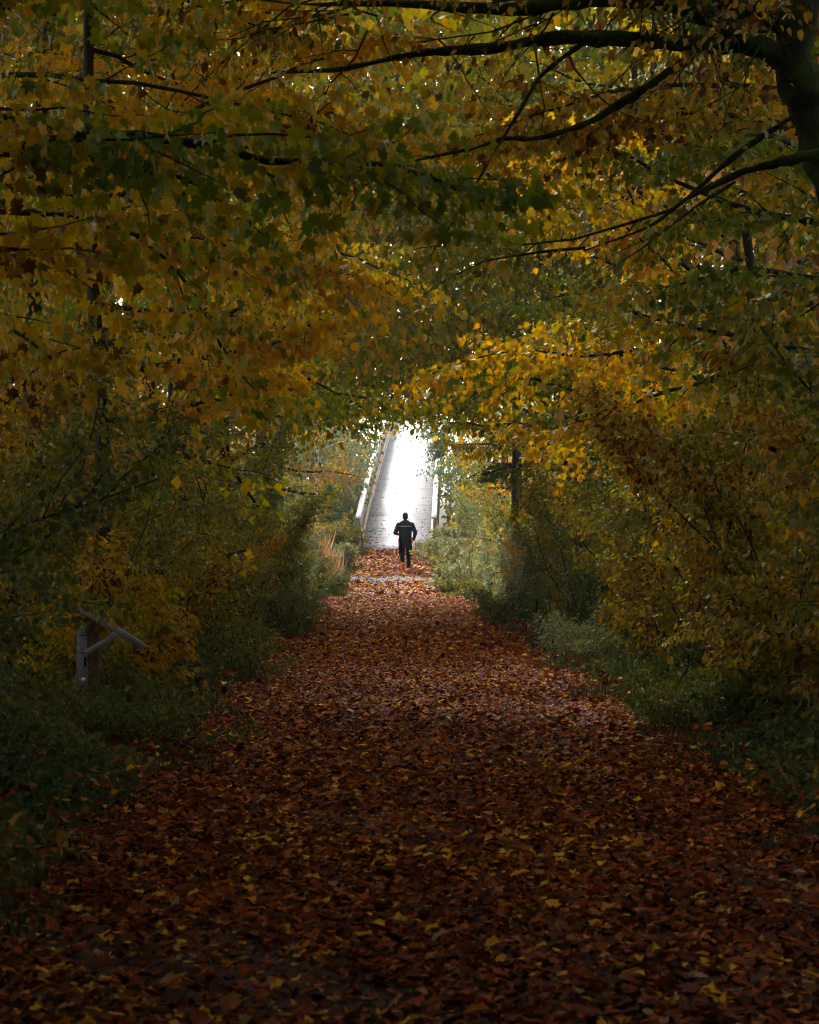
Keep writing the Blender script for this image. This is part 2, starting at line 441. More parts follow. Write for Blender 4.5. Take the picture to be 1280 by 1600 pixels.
UP = np.array([0, 0, 1.0])
class Plant:
    def __init__(s, seed, base, kind, size, dens):
        s.rng = np.random.default_rng(seed)
        s.base = np.array(base, float)
        s.kind, s.size, s.dens = kind, size * .87, dens * 1.3
        s.wood = Tris(); s.extra = {}
        s.P, s.D, s.N, s.S, s.C, s.K = [], [], [], [], [], []
        s.keepall = False
    def grow(s, p, d, L, droop=.1, wander=.12, step=None):
        n = max(4, int(L / .3)) if step is None else step
        h = L / n
        pts = [np.array(p, float)]
        d = np.array(d, float); d /= np.linalg.norm(d)
        for _ in range(n):
            d = d + s.rng.normal(0, wander, 3) * math.sqrt(h) + np.array([0, 0, -droop * h])
            d /= np.linalg.norm(d)
            pts.append(pts[-1] + d * h)
        return np.array(pts)
    def spray(s, pts, n, width=.26, tint=.5, tsd=.2, size=None, hang=.6):
        if n < 1: return
        r = s.rng
        u = r.uniform(.08, 1.02, n) * (len(pts) - 1)
        k = np.clip(u.astype(int), 0, len(pts) - 2); f = (u - k)[:, None]
        P = pts[k] * (1 - f) + pts[k + 1] * f
        ds = nrm(pts[-1] - pts[0])
        pp = np.cross(ds, UP)
        if np.linalg.norm(pp) < .25:
            q = r.uniform(0, 6.28, n)
            pp = np.stack([np.cos(q), np.sin(q), np.zeros(n)], -1)
        else:
            pp = np.repeat(nrm(pp)[None], n, 0)
        sd = r.choice([-1., 1.], n)[:, None]
        off = (r.uniform(0, 1, n) ** .8)[:, None] * width
        P = P + pp * sd * off + ds * off * .5 + r.normal(0, .035, (n, 3))
        P[:, 2] -= off[:, 0] * .25
        D = ds * .55 + pp * sd * .6 + r.normal(0, .38, (n, 3)); D[:, 2] -= hang + .35
        N = r.normal(0, .55, (n, 3)); N[:, 2] += .45
        s.P.append(P); s.D.append(D); s.N.append(N)
        s.S.append((size or s.size) * r.uniform(.55, 1.25, n))
        s.C.append(np.clip(tint + r.normal(0, tsd, n), 0, 1)); s.K.append(np.full(n, s.keepall))
    def limb(s, p0, d0, L, r0, droop=.1, wander=.26, spread=1.0, gap=.26, start=.18, flat=.28, tint=.5, tsd=.15, dens=1.0, hang=.6, width=.26, wood=None, clip=True, sides=6):
        r = s.rng
        pts = s.grow(p0, d0, L, droop, wander)
        if clip:
            ins = tunnel(pts + np.array([0, 0, -.15]), np.zeros(len(pts)))
            if ins.any() and not ins[0]:
                k_ = int(np.argmax(ins)) + 1
                if k_ < .45 * len(pts): return pts
                pts = pts[:max(3, k_)]
        n = len(pts)
        rad = np.linspace(r0, max(.004, r0 * .15), n)
        (wood or s.wood).tube(pts, rad, sides)
        t = start; side = 1
        while t < 1:
            u = t * (n - 1); k = min(int(u), n - 2)
            p = pts[k] + (pts[k + 1] - pts[k]) * (u - k)
            d = nrm(pts[k + 1] - pts[k])
            pp = np.cross(d, UP)
            if np.linalg.norm(pp) < .3:
                q = r.uniform(0, 6.28); pp = np.array([math.cos(q), math.sin(q), 0])
            pp = nrm(pp) * side
            a = r.uniform(.7, 1.15)
            sd = d * math.cos(a) + pp * math.sin(a) + UP * r.normal(0.02, flat)
            L2 = spread * (1.1 - .6 * t) * r.uniform(.6, 1.25)
            if not (clip and tunnel((p + nrm(sd) * L2 * .4)[None], np.zeros(1))[0]):
                p2 = s.grow(p, sd, L2, droop * 1.5 + .1, wander * 1.2, step=5)
                (wood or s.wood).tube(p2, np.linspace(max(.006, rad[k] * .42), .0025, 6), 3)
                s.spray(p2, int(s.dens * dens * L2), width * (.6 + .5 * spread), np.clip(tint + r.normal(0, .12), 0, 1), tsd, hang=hang)
            side = -side
            t += gap / L * r.uniform(.7, 1.3)
        s.spray(pts[int(n * .6):], int(s.dens * dens * L * .4), width, tint, tsd, hang=hang)
        return pts
    def cloud(s, c, rad, n, size, tint=.5, tsd=.15, clumps=None, flat=.5):
        r = s.rng
        k = clumps or max(6, n // 45)
        q = nrm(r.normal(0, 1, (k, 3))) * (r.uniform(.25, 1, k) ** .5)[:, None]
        cc = np.array(c) + q * np.array(rad)
        ct = np.clip(tint + r.normal(0, .14, k), 0, 1)
        ii = r.integers(0, k, n)
        rr = np.mean(rad) * .22
        P = cc[ii] + r.normal(0, 1, (n, 3)) * np.array([rr, rr, rr * flat])
        D = nrm(P - np.array(c)) * .6 + r.normal(0, .5, (n, 3)); D[:, 2] -= .5 if c[1] < 20 else 1.3
        N = r.normal(0, .6, (n, 3)); N[:, 2] += .8 if c[1] < 20 else .1
        s.P.append(P); s.D.append(D); s.N.append(N)
        s.S.append(size * r.uniform(.6, 1.25, n)); s.C.append(np.clip(ct[ii] + r.normal(0, tsd, n), 0, 1)); s.K.append(np.full(n, s.keepall))
    def finish(s, name, label, cat, mat, bark, group=None, wood_name='trunk', leaf_name='crown', clip=True):
        o = thing(name, label, cat, s.base, group)
        if s.wood.n:
            s.wood.build(wood_name, M[bark], o, off=s.base, smooth=True)
        for nm, (tr, mt) in s.extra.items():
            tr.build(nm, M[mt], o, off=s.base, smooth=True)
        if s.P:
            P = np.concatenate(s.P); D = np.concatenate(s.D); N = np.concatenate(s.N); S = np.concatenate(s.S); C = np.concatenate(s.C)
            keep = P[:, 2] > zgr(P[:, 0], P[:, 1]) + .02
            if getattr(s, 'above', False):
                keep &= (P[:, 2] > CAMZ + .25 * np.maximum(P[:, 1], 0) + .4) | (P[:, 1] < -1) | (np.abs(P[:, 0]) > .2 * P[:, 1] + 1.5)
            if clip:
                keep &= ~tunnel(P + np.array([0, 0, -.05]), s.rng.normal(0, 1, len(P)) * .5) | np.concatenate(s.K)
            leaf_mesh(leaf_name, s.kind, P[keep], D[keep], N[keep], S[keep], C[keep], M[mat], o, off=s.base, rng=s.rng)
        return o

def tree(seed, x, y, label, mat='gold', r=.10, H=11, lean=(0, 0), limbs=9, zlo=2.2, zhi=8, size=.10, dens=52, kind=None, bark='bark', group=None, tint=.5, cloud=1.0, csize=None, reach=3.6, spread=1.05, extra=(), name='tree', droop=.10, cat='tree', over=.75, deep=0, above=False, arch=0, hang=()):
    z0 = float(zgr(x, y))
    if kind is None:
        kind = 'maple' if y < 30 else ('star' if y < 52 else 'kite')
    p = Plant(seed, (x, y, z0), kind, size, dens)
    rng = p.rng
    n = 14
    tt = np.linspace(0, 1, n)
    wob = np.cumsum(rng.normal(0, .085, (n, 2)), 0) * .8
    pts = np.stack([x + lean[0] * tt ** 1.3 + wob[:, 0] * tt ** .5, y + lean[1] * tt ** 1.3 + wob[:, 1] * tt ** .5, z0 - .15 + (H + .15) * tt], -1)
    rad = r * (1 - .78 * tt) * (1 + .5 * np.exp(-tt * 16))
    p.wood.tube(pts, rad, 9)
    side = -1 if x < 0 else 1
    def at(z):
        u = np.clip((z - z0) / H, 0, .98) * (n - 1); k = int(u)
        return pts[k] + (pts[k + 1] - pts[k]) * (u - k), rad[k]
    for q in range(limbs):
        z = zlo + (zhi - zlo) * (q + rng.uniform(.1, .9)) / limbs
        c, rr = at(z0 + z)
        az = rng.normal(0, .75) if rng.uniform() < over else rng.uniform(-3.1, 3.1)
        d = np.array([-side * math.cos(az), math.sin(az), rng.uniform(.05, .5)])
        L = reach * rng.uniform(.65, 1.2) * (1.0 if z < 6 else .8)
        p.limb(c, d, L, rr * .5, droop=droop, spread=spread, tint=tint + rng.normal(0, .08), tsd=.14)
    for (z, az, el, L, dr, tn, dn) in extra:
        c, rr = at(z0 + z)
        d = np.array([-side * math.cos(az), math.sin(az), el])
        p.limb(c, d, L, max(.018, rr * .5), droop=dr, spread=spread, tint=tn, dens=dn, gap=.2)
    if hang:
        p.keepall = True
        p.cloud((1.75, y - 1, 3.95), (.95, .9, .85), 620, .085, .8, clumps=26)
        p.cloud((1.0, y - 1, 5.0), (1.1, .9, .45), 300, .085, .5, clumps=18)
        p.keepall = False
    for (p0, d0, L, tn, dn) in hang:
        p.keepall = True
        p.limb(p0, d0, L, .009, droop=.10, spread=.55, tint=tn, dens=dn, gap=.2, clip=False, wander=.3, width=.14)
        p.keepall = False
    if cloud > 0:
        top = pts[-1]
        cs = csize or (.30 if y < 30 else (.20 if y < 55 else .17))
        cn = int(cloud * (1900 if y < 18 else 2500 if y < 30 else 900 if y < 40 else 250))  # crown leaf counts shaped for shade: heavy near the camera, thin beyond
        if deep and not above:  # big-leaf roof added over the back rows to darken the wood
            p.cloud((x + (1.2 if x > 0 else -1.2), y, z0 + max(H, 13)), (3.6, 3.6, 1.6), 1500, .42 if y < 50 else .28, tint, clumps=60)
        p.cloud((top[0] * .75, top[1], max(H * .92, 7.5) + z0), (3.6, 3.2, 2.8), cn, cs, tint)
    if deep:
        p.cloud((x, y, z0 + H * .5), (2.6, 3.2, H * .55), deep if above or y > 60 else int(deep * 1.7), .38 if above else (.19 if (y > 60 or abs(x) > 8.5) else .125), tint, clumps=110)
    if arch:
        zt = float(np.interp(y, [20, 32, 60, 84], [2.9, 3.1, 4.2, 5.3]))
        p.cloud((x * .22, y, zt + 2.6), (2.6, 3.0, 2.7), arch, .115, tint, clumps=110)
        p.cloud((x * .3, y + 1, zt + 6.8), (3.0, 3.0, 3.0), arch, .13, tint, clumps=100)
        p.cloud((x * .3, y, zt + 11.0), (3.4, 3.0, 2.6), arch, .14, tint, clumps=100)
    p.above = above
    return p.finish(name, label, cat, mat, bark, group)

def shrub(seed, x, y, label, mat='olive', h=2.6, w=1.0, stems=9, size=.06, dens=75, kind='ovate', bark='bark', group=None, tint=.5, name='shrub', gap=.22, spread=.5, lean=0.0, cat='shrub', hang=.45, clip=True):
    z0 = float(zgr(x, y))
    p = Plant(seed, (x, y, z0), kind, size, dens)
    rng = p.rng
    for q in range(stems):
        a = rng.uniform(0, 6.28); rr = rng.uniform(0, .35) * w
        b = np.array([x + math.cos(a) * rr, y + math.sin(a) * rr * 1.2, z0 - .05])
        d = np.array([math.cos(a) * .34 * w + lean + (.12 if x > 0 else -.12), math.sin(a) * .5 * w, 1.0])
        L = h * rng.uniform(.6, 1.12)
        p.limb(b, d, L, .005 + .002 * h, droop=.06, wander=.3, spread=spread * rng.uniform(.8, 1.3), gap=gap, start=.08, flat=.45, tint=tint + rng.normal(0, .1), tsd=.16, width=.17, hang=hang, sides=5, clip=clip)
    return p.finish(name, label, cat, mat, bark, group, 'stems', 'foliage', clip=clip)

exec_order = None
# ------------------------------------------------------------------ trees lining the left of the path
TL = [
 # seed, x, y, kwargs
 dict(seed=101, x=-3.15, y=12.2, mat='greengold', r=.11, H=10, limbs=5, zlo=4.2, zhi=7.5, size=.095, tint=.5, reach=3.2, cloud=1.5,
      extra=[(3.3, .05, .06, 3.5, .03, .62, 1.1), (3.9, -.25, .10, 3.3, .03, .5, 1.1), (3.6, .5, .1, 2.4, .05, .35, 1.0), (3.0, .9, .05, 1.6, .1, .2, 1.0)],
      label='nearest overhanging tree top left, broad yellow-green maple leaves on a long level branch'),
 dict(seed=102, x=-3.3, y=16.5, mat='greengold', r=.065, H=10, limbs=7, zlo=3.4, zhi=7.5, size=.10, tint=.4, reach=2.6, cloud=1.5,
      extra=[(3.6, .2, .1, 2.2, .08, .3, 1.0), (3.0, -.6, .0, 1.5, .1, .3, 1.0)],
      label='dark trunked maple in the top left corner with mixed amber and green leaves'),
 dict(seed=103, x=-3.0, y=23.5, mat='gold', r=.085, H=10.5, limbs=8, zlo=3.6, zhi=8, size=.095, tint=.55, reach=3.0, lean=(.25, 0), cloud=1.2,
      extra=[(4.6, .1, .12, 3.0, .10, .6, 1.2), (4.4, -.35, .1, 2.6, .1, .6, 1.2), (3.3, .05, .08, 2.6, .06, .55, 1.2), (3.0, -.4, .15, 2.4, .1, .5, 1.2), (2.6, .4, .1, 1.6, .08, .45, 1.0)],
      label='golden maple with a thin dark trunk rising behind the bracketed wooden post'),
 dict(seed=104, x=-4.3, y=28.5, mat='olive', r=.12, H=12, limbs=10, zlo=1.5, zhi=8.5, size=.09, tint=.45, reach=3.0,
      label='olive leaved tree set back from the path, just beyond the golden left maple'),
 dict(seed=105, x=-2.95, y=33.0, mat='greengold', r=.09, H=11, limbs=9, zlo=3.2, zhi=8.5, size=.09, tint=.5, reach=3.2,
      extra=[(3.4, 0, .1, 3.0, .08, .55, 1.2), (3.8, -.3, .15, 2.8, .1, .55, 1.2)],
      label='yellow maple leaning in from the left, its low sprays halfway along the tunnel'),
 dict(seed=106, x=-3.6, y=38.5, mat='olive', r=.10, H=12, limbs=10, zlo=1.8, zhi=9, size=.085, tint=.4, reach=3.2,
      label='slim dark olive tree on the left verge behind the yellow maple'),
 dict(seed=107, x=-3.0, y=44.0, mat='greengold', r=.11, H=13, limbs=11, zlo=2.6, zhi=10, size=.085, tint=.55, reach=3.2,
      label='green and gold tree over the left verge midway down the path'),
 dict(seed=108, x=-4.0, y=50.0, mat='amber', r=.12, H=14, limbs=12, zlo=3.0, zhi=11, size=.085, tint=.4, reach=3.6,
      label='amber brown tree on the left with bare twiggy lower limbs'),
 dict(seed=109, x=-2.9, y=56.0, mat='olive', r=.10, H=14, limbs=12, zlo=2.4, zhi=11, size=.085, tint=.55, reach=3.2,
      label='dull green tree leaning over the left edge before the crest'),
 dict(seed=110, x=-3.4, y=63.0, mat='rust', r=.12, H=16, limbs=13, zlo=3.4, zhi=13, size=.09, tint=.5, reach=3.8,
      label='rusty brown tree at the left of the crest'),
 dict(seed=111, x=-3.6, y=70.5, mat='rust', r=.12, H=17, limbs=14, zlo=3.2, zhi=14, size=.09, tint=.6, reach=3.6,
      label='reddish twiggy tree on the left above the dry grass'),
 dict(seed=112, x=-3.4, y=79.0, mat='dusky', r=.12, H=17, limbs=14, zlo=3.0, zhi=14, size=.09, tint=.4, reach=3.2,
      label='greyish green tree at the left shoulder of the bridge approach'),
]
TR = [
 dict(seed=202, x=3.65, y=20.5, mat='greengold', r=.10, H=10, limbs=8, zlo=2.6, zhi=7.5, size=.09, tint=.6, reach=3.0, cloud=1.5,
      extra=[(4.6, .0, .12, 3.2, .08, .2, 1.2), (4.0, .3, .05, 3.2, .08, .65, 1.2), (4.9, -.2, .1, 3.6, .08, .2, 1.2), (3.4, -.5, .1, 2.4, .1, .6, 1.2)],
      label='green and yellow maple reaching in from the right below the mossy bough'),
 dict(seed=203, x=3.45, y=26.0, mat='gold', r=.07, H=11, limbs=7, zlo=3.4, zhi=8, size=.095, tint=.6, reach=3.2, cloud=1.2,
      extra=[(3.6, .0, .05, 3.6, .09, .6, 1.3), (3.2, -.2, .0, 3.0, .07, .55, 1.3), (3.9, .25, .1, 3.8, .12, .6, 1.3), (4.6, .1, .1, 3.6, .1, .55, 1.2), (3.0, .35, .1, 2.4, .12, .55, 1.2)],
      label='golden maple whose bright drooping sprays hang over the middle of the path'),
 dict(seed=204, x=4.4, y=30.0, mat='dusky', r=.11, H=12, limbs=10, zlo=1.5, zhi=8.5, size=.085, tint=.5, reach=3.2,
      label='dark grey-green tree behind the right hand golden maple'),
 dict(seed=205, x=3.2, y=35.0, mat='greengold', r=.10, H=11, limbs=9, zlo=3.0, zhi=8.5, size=.09, tint=.5, reach=3.4,
      extra=[(3.2, 0, .1, 3.0, .07, .55, 1.2), (3.8, .2, .1, 3.2, .08, .55, 1.2)],
      label='yellow tree on the right with leafy sprays above the dark hollow'),
 dict(seed=206, x=3.9, y=40.5, mat='olive', r=.11, H=12, limbs=10, zlo=1.8, zhi=9, size=.085, tint=.5, reach=3.2,
      label='olive tree among the right hand thicket, halfway to the crest'),
 dict(seed=207, x=3.1, y=47.0, mat='green', r=.10, H=13, limbs=11, zlo=2.6, zhi=10, size=.085, tint=.5, reach=3.0,
      label='dark green tree close to the right edge beyond the olive one'),
 dict(seed=208, x=2.55, y=54.5, mat='greengold', r=.10, H=14, limbs=10, zlo=2.9, zhi=11, size=.085, tint=.45, reach=2.6, bark='palebark',
      label='tree with a clean grey-green trunk and yellowish leaves on the right of the crest'),
 dict(seed=209, x=4.2, y=58.0, mat='amber', r=.12, H=15, limbs=12, zlo=3.0, zhi=12, size=.085, tint=.5, reach=3.8,
      label='amber tree set back on the right behind the grey-green trunk'),
 dict(seed=210, x=3.15, y=65.5, mat='olive', r=.13, H=16, limbs=13, zlo=3.6, zhi=13, size=.09, tint=.5, reach=3.6,
      label='dark stout trunk with olive leaves on the right beyond the crest'),
 dict(seed=211, x=3.5, y=72.0, mat='olive', r=.12, H=17, limbs=14, zlo=3.6, zhi=14, size=.09, tint=.6, reach=3.8,
      label='thinly leaved olive tree above the grey-green bush near the jogger'),
 dict(seed=212, x=3.4, y=80.0, mat='dusky', r=.12, H=17, limbs=14, zlo=3.2, zhi=14, size=.09, tint=.4, reach=3.6,
      hang=[((2.6, 79.5, 5.6), (-1, .1, -.25), 1.9, .7, 2.2), ((2.4, 80, 5.1), (-1, -.1, -.40), 1.5, .8, 2.0), ((2.8, 80, 6.2), (-1, .1, -.10), 2.6, .6, 2.4), ((2.6, 79, 6.6), (-1, 0, -.1), 3.2, .6, 2.4), ((2.2, 80.5, 4.6), (-.6, 0, -.8), 1.3, .8, 1.2), ((2.6, 78, 6.0), (-1, 0, -.2), 2.6, .05, 1.6), ((2.4, 79, 4.2), (-.5, 0, -.9), 1.8, .8, .5), ((1.9, 79, 4.9), (-.8, 0, -.5), 1.0, .9, 2.0), ((2.3, 78.5, 3.6), (-.6, 0, -.7), 1.2, .9, .3)],
      label='tree with hanging dark leaves in front of the white end of the bridge'),
]
for d in TL + TR:
    d = dict(d); seed = d.pop('seed'); x = d.pop('x'); y = d.pop('y'); lb = d.pop('label')
    if y > 36: d.setdefault('arch', (2000 if y < 43 else 4400) if y < 60 else (1300 if y < 64 else 200))
    if y > 64: d['limbs'] = 8; d['cloud'] = .1
    tree(seed, x, y, lb, name='maple_tree' if d.get('mat') in ('gold', 'greengold') else 'tree', **d)

# big mossy boughed tree, trunk mostly out of frame at the right
def bough_tree():
    x, y = 3.35, 17.0
    p = Plant(301, (x, y, 0), 'ovate', .075, 28)
    p.wood.rough_tube(np.array([(x, y, -.1), (3.3, y, .8), (3.15, y, 1.9), (2.95, y, 3.0), (2.68, y, 3.8), (2.52, y, 4.2), (2.38, y, 4.6), (2.5, y + .1, 5.4), (2.7, y, 6.8), (2.8, y, 8.5), (2.6, y, 10.5)]),
                [.25, .20, .17, .15, .14, .135, .13, .12, .10, .07, .03], 12, p.rng)
    b = Tris(); b2 = Tris()
    b.rough_tube(np.array([(2.42, y, 4.55), (2.2, y - .05, 4.72), (1.8, y - .1, 4.74), (1.3, y - .05, 4.78), (.8, y, 4.80), (.3, y + .1, 4.74), (-.1, y + .1, 4.72), (-.6, y + .2, 4.62), (-1.1, y + .2, 4.6)]),
           [.08, .064, .052, .047, .042, .034, .027, .018, .008], 10, p.rng, .13)
    b.rough_tube(np.array([(2.3, y, 4.66), (1.7, y - .25, 4.96), (1.1, y - .3, 5.0), (.5, y - .3, 4.92), (-.2, y - .2, 4.98), (-.9, y - .1, 5.0)]), [.07, .07, .058, .045, .03, .010], 9, p.rng, .13)
    b.rough_tube(np.array([(2.36, y, 4.9), (1.9, y + .2, 5.08), (1.2, y + .3, 5.2), (.4, y + .2, 5.1)]), [.08, .07, .06, .03], 9, p.rng, .13)
    b2.rough_tube(np.array([(1.75, y - .1, 4.70), (1.4, y - .1, 4.45), (1.05, y, 4.24), (.7, y, 4.12), (.45, y, 4.13), (.2, y + .1, 4.05)]), [.03, .027, .024, .02, .015, .006], 7, p.rng, .15)
    b2.rough_tube(np.array([(2.9, y - .5, 4.02), (2.4, y - .5, 3.94), (2.0, y - .5, 3.84), (1.6, y - .45, 3.66)]), [.035, .032, .028, .01], 7, p.rng, .15)
    b2.rough_tube(np.array([(2.42, y, 4.30), (2.0, y, 4.02), (1.7, y + .1, 3.75), (1.45, y + .1, 3.55), (1.0, y + .2, 3.4)]), [.02, .018, .015, .012, .005], 6, p.rng, .15)
    b2.rough_tube(np.array([(1.0, y + .05, 4.78), (.7, y, 4.55), (.5, y, 4.2), (.35, y - .1, 3.95)]), [.02, .016, .012, .005], 6, p.rng, .15)
    for k in range(26):
        t = p.rng.uniform(-.8, 2.2)
        q = np.array([t, y + p.rng.normal(0, .15), 4.76 + p.rng.uniform(-.05, .3)])
        b2.tube(p.grow(q, p.rng.normal(0, 1, 3) * np.array([1, .6, .8]) + np.array([-.4, 0, -.2]), p.rng.uniform(.3, 1.0), .1, .5, step=7), np.linspace(.008, .002, 8), 4)
    p.extra['bough'] = (b, 'moss'); p.extra['branches'] = (b2, 'moss')
    for (sx, sz, ax, az_, L, tn) in [(1.6, 3.66, -.8, -.1, 1.4, .55), (2.0, 3.84, -.6, -.2, 1.2, .5), (.2, 4.05, -1, -.2, 1.2, .3), (1.0, 3.4, -.9, -.2, 1.0, .5), (.35, 3.95, -.4, -.6, .8, .4)]:
        p.limb((sx, y, sz), (ax, p.rng.normal(0, .4), az_), L, .012, .12, spread=.6, tint=tn)
    for q in range(34):
        p.limb((p.rng.uniform(-.9, 2.4), y - .5 + p.rng.normal(0, .3), p.rng.uniform(4.75, 5.3)), (p.rng.normal(-.5, .6), p.rng.normal(-.2, .6), p.rng.uniform(-.5, .1)), p.rng.uniform(.6, 1.2), .008, .2, spread=.45, tint=p.rng.uniform(0, .4), dens=.9, clip=False)
    for q in range(7):
        p.limb((2.6, y, 5.6 + .5 * q), (p.rng.normal(-.6, .6), p.rng.normal(0, .8), .3), 2.6, .04, .1, tint=.5)
    p.cloud((1.5, y, 8.5), (3.5, 3.2, 2.2), 1500, .26, .5)
    return p.finish('tree', 'large dark tree at the right with thick mossy boughs stretching across the top', 'tree', 'olive', 'moss')
bough_tree()

# birch stem and a few saplings with clear trunks
def birch():
    x, y = -2.35, 78.0
    z0 = float(zgr(x, y))
    p = Plant(311, (x, y, z0), 'kite', .06, 26)
    pts = np.array([(x, y, z0 - .1), (x + .02, y, z0 + 1.0), (x - .02, y, z0 + 2.2), (x + .05, y, z0 + 4), (x, y, z0 + 7)])
    p.wood.tube(pts, [.07, .06, .055, .045, .015], 10)
    for q in range(7):
        p.limb((x, y, z0 + 3 + .55 * q), (p.rng.normal(0, 1), p.rng.normal(0, 1), .5), 1.4, .015, .15, spread=.5, tint=.4)
    p.finish('birch_tree', 'slender white stemmed birch beside the dry grass on the left', 'tree', 'greengold', 'birch')
birch()

# unseen trees added behind the camera and overhead to shade the near path
for k, (x, y) in enumerate([(-3.4, 5.5), (3.6, 7.5), (-3.8, 0), (3.8, 1), (-3.5, -6), (3.5, -5), (-3.4, -12), (3.4, -11), (-3.0, -18), (3.0, -18), (-.8, -21)]):
    tree(400 + k, x, y, 'unseen maple added to shade the near end of the path', mat='greengold', r=.13, H=9, limbs=6, zlo=5.0, zhi=8, size=.2, dens=10, kind='star', cloud=2.0, csize=.40, reach=3.4, group='unseen maples shading the near end of the path', name='maple_tree', over=.6, deep=1500, above=True)
for k, (x, y) in enumerate([(sd * (5.8 + (q % 2) * 1.5), -20 + q * 4.6) for q in range(8) for sd in (-1, 1)]):  # unseen trees added to close off side light around the camera
    tree(430 + k, x, y, 'unseen tree added to block side light at the near end of the path', mat='olive', r=.15, H=12, limbs=5, zlo=5, zhi=9, size=.2, dens=8, kind='kite', cloud=1.2, csize=.40, reach=2.4, group='unseen trees blocking side light', over=.3, deep=2600, above=True)
# second rows of trees in the wood on both sides
k = 0
for side in (-1, 1):
    for y in np.arange(16, 90, 6.2):
        x = side * (6.4 + 1.6 * math.sin(y * 1.3 + side)); k += 1
        tree(500 + k, x, y + (side * 1.3), 'tree standing deep in the wood behind the front row', mat=['olive', 'amber', 'green', 'greengold', 'rust'][k % 5], r=.15, H=14 + 3 * math.sin(k), limbs=13, zlo=.8, zhi=12, size=.13, dens=18, kind='kite', cloud=1.1, csize=.24, reach=3.4, group='trees deep in the wood', over=.5, deep=4200 if y < 62 else 1500)
for side in (-1, 1):
    for y in (26, 34, 42, 50, 58, 66, 75):
        k += 1
        tree(500 + k, side * (10.2 + math.sin(y)), y, 'tree standing deep in the wood behind the front row', mat=['olive', 'amber', 'green'][k % 3], r=.16, H=17, limbs=6, zlo=2, zhi=14, size=.16, dens=10, kind='kite', cloud=1.0, csize=.26, reach=3.0, group='trees deep in the wood', over=.4, deep=7000)
# trees beyond the bridge
for k, (x, y, h, mt) in enumerate([(-3.0, 90.5, 6.0, 'dusky'), (-2.9, 95, 7, 'rust'), (-2.9, 101, 8, 'dusky'), (-3.0, 108, 10, 'rust'), (-3.2, 116, 12, 'dusky'), (4.3, 91, 6.5, 'olive'), (4.8, 100, 8, 'dusky'), (5.4, 109, 10, 'olive'), (-6.5, 98, 15, 'dusky'), (-9, 112, 18, 'rust'), (-7, 128, 16, 'dusky'), (-12, 140, 20, 'olive'), (8, 96, 15, 'dusky'), (11, 112, 18, 'olive'), (10, 130, 18, 'dusky'), (-16, 118, 20, 'rust'), (17, 122, 20, 'olive')]):
    tree(600 + k, x, y, 'distant tree beside the far part of the bridge', mat=mt, r=.18, H=h, limbs=16, zlo=1.0, zhi=h - 3, size=.16, dens=16, kind='kite', cloud=.6 if h < 13 else 3, csize=.26, reach=2.4 if h < 13 else 4.2, group='trees beside the bridge', over=.4, deep=4500 if h < 13 else 3500)

# ------------------------------------------------------------------ shrubs hugging the path
SL = [
 (-3.8, 15.0, 'green', .055, 2.2, .5, 'low dark green bush at the left edge of the view nearest the camera'),
 (-3.75, 18.6, 'olive', .06, 3.4, .45, 'tall olive bush left of the wooden post'),
 (-2.85, 22.6, 'greengold', .075, 1.5, .3, 'yellowish bush wrapped round the bracketed wooden post'),
 (-3.2, 25.0, 'olive', .06, 3.4, .3, 'tall yellow-flecked bush just behind the wooden post'),
 (-2.75, 28.0, 'olive', .06, 3.0, .4, 'olive bush beside the thin dark trunk on the left'),
 (-2.7, 31.5, 'olive', .06, 3.0, .5, 'dense olive bush under the yellow left maple'),
 (-2.65, 35.5, 'olive', .06, 2.9, .45, 'bush with small khaki leaves along the left verge, past the dense olive one'),
 (-2.6, 40.0, 'green', .056, 2.6, .4, 'mid green bush on the left verge halfway down'),
 (-2.55, 45.0, 'olive', .065, 3.0, .6, 'tall green-brown bush crowding the left edge past halfway'),
 (-2.5, 50.0, 'green', .056, 2.2, .4, 'grass-green bush on the left verge near the crest'),
 (-2.6, 55.5, 'dusky', .058, 2.0, .4, 'grey-green bush on the left just before the crest'),
 (-2.75, 61.0, 'green', .065, 1.5, .4, 'low green bush on the left at the crest'),
 (-2.9, 67.5, 'dusky', .07, 2.6, .3, 'pale dusty bush on the left behind the crest'),
 (-1.55, 83.2, 'green', .07, 1.05, .3, 'bright green bush at the left foot of the bridge', 1),
 (-2.05, 17.6, 'green', .045, .42, .5, 'ankle high green tuft on the left path edge, in front of the wooden post', 1),
 (-2.0, 27.0, 'green', .045, .55, .4, 'low leafy tuft on the left path edge just past the wooden post', 1),
 (-1.95, 39.5, 'green', .056, .8, .45, 'rounded green clump jutting over the left path edge halfway to the crest', 1),
 (-1.95, 65.5, 'green', .07, .8, .5, 'knee high green clump at the left of the dip behind the crest', 1),
 (-1.85, 77.5, 'dusky', .07, .8, .4, 'small dull clump left of the jogger', 1),
 (-3.4, 85.5, 'dusky', .07, 2.6, .3, 'tall pale bush behind the left handrail end'),
]
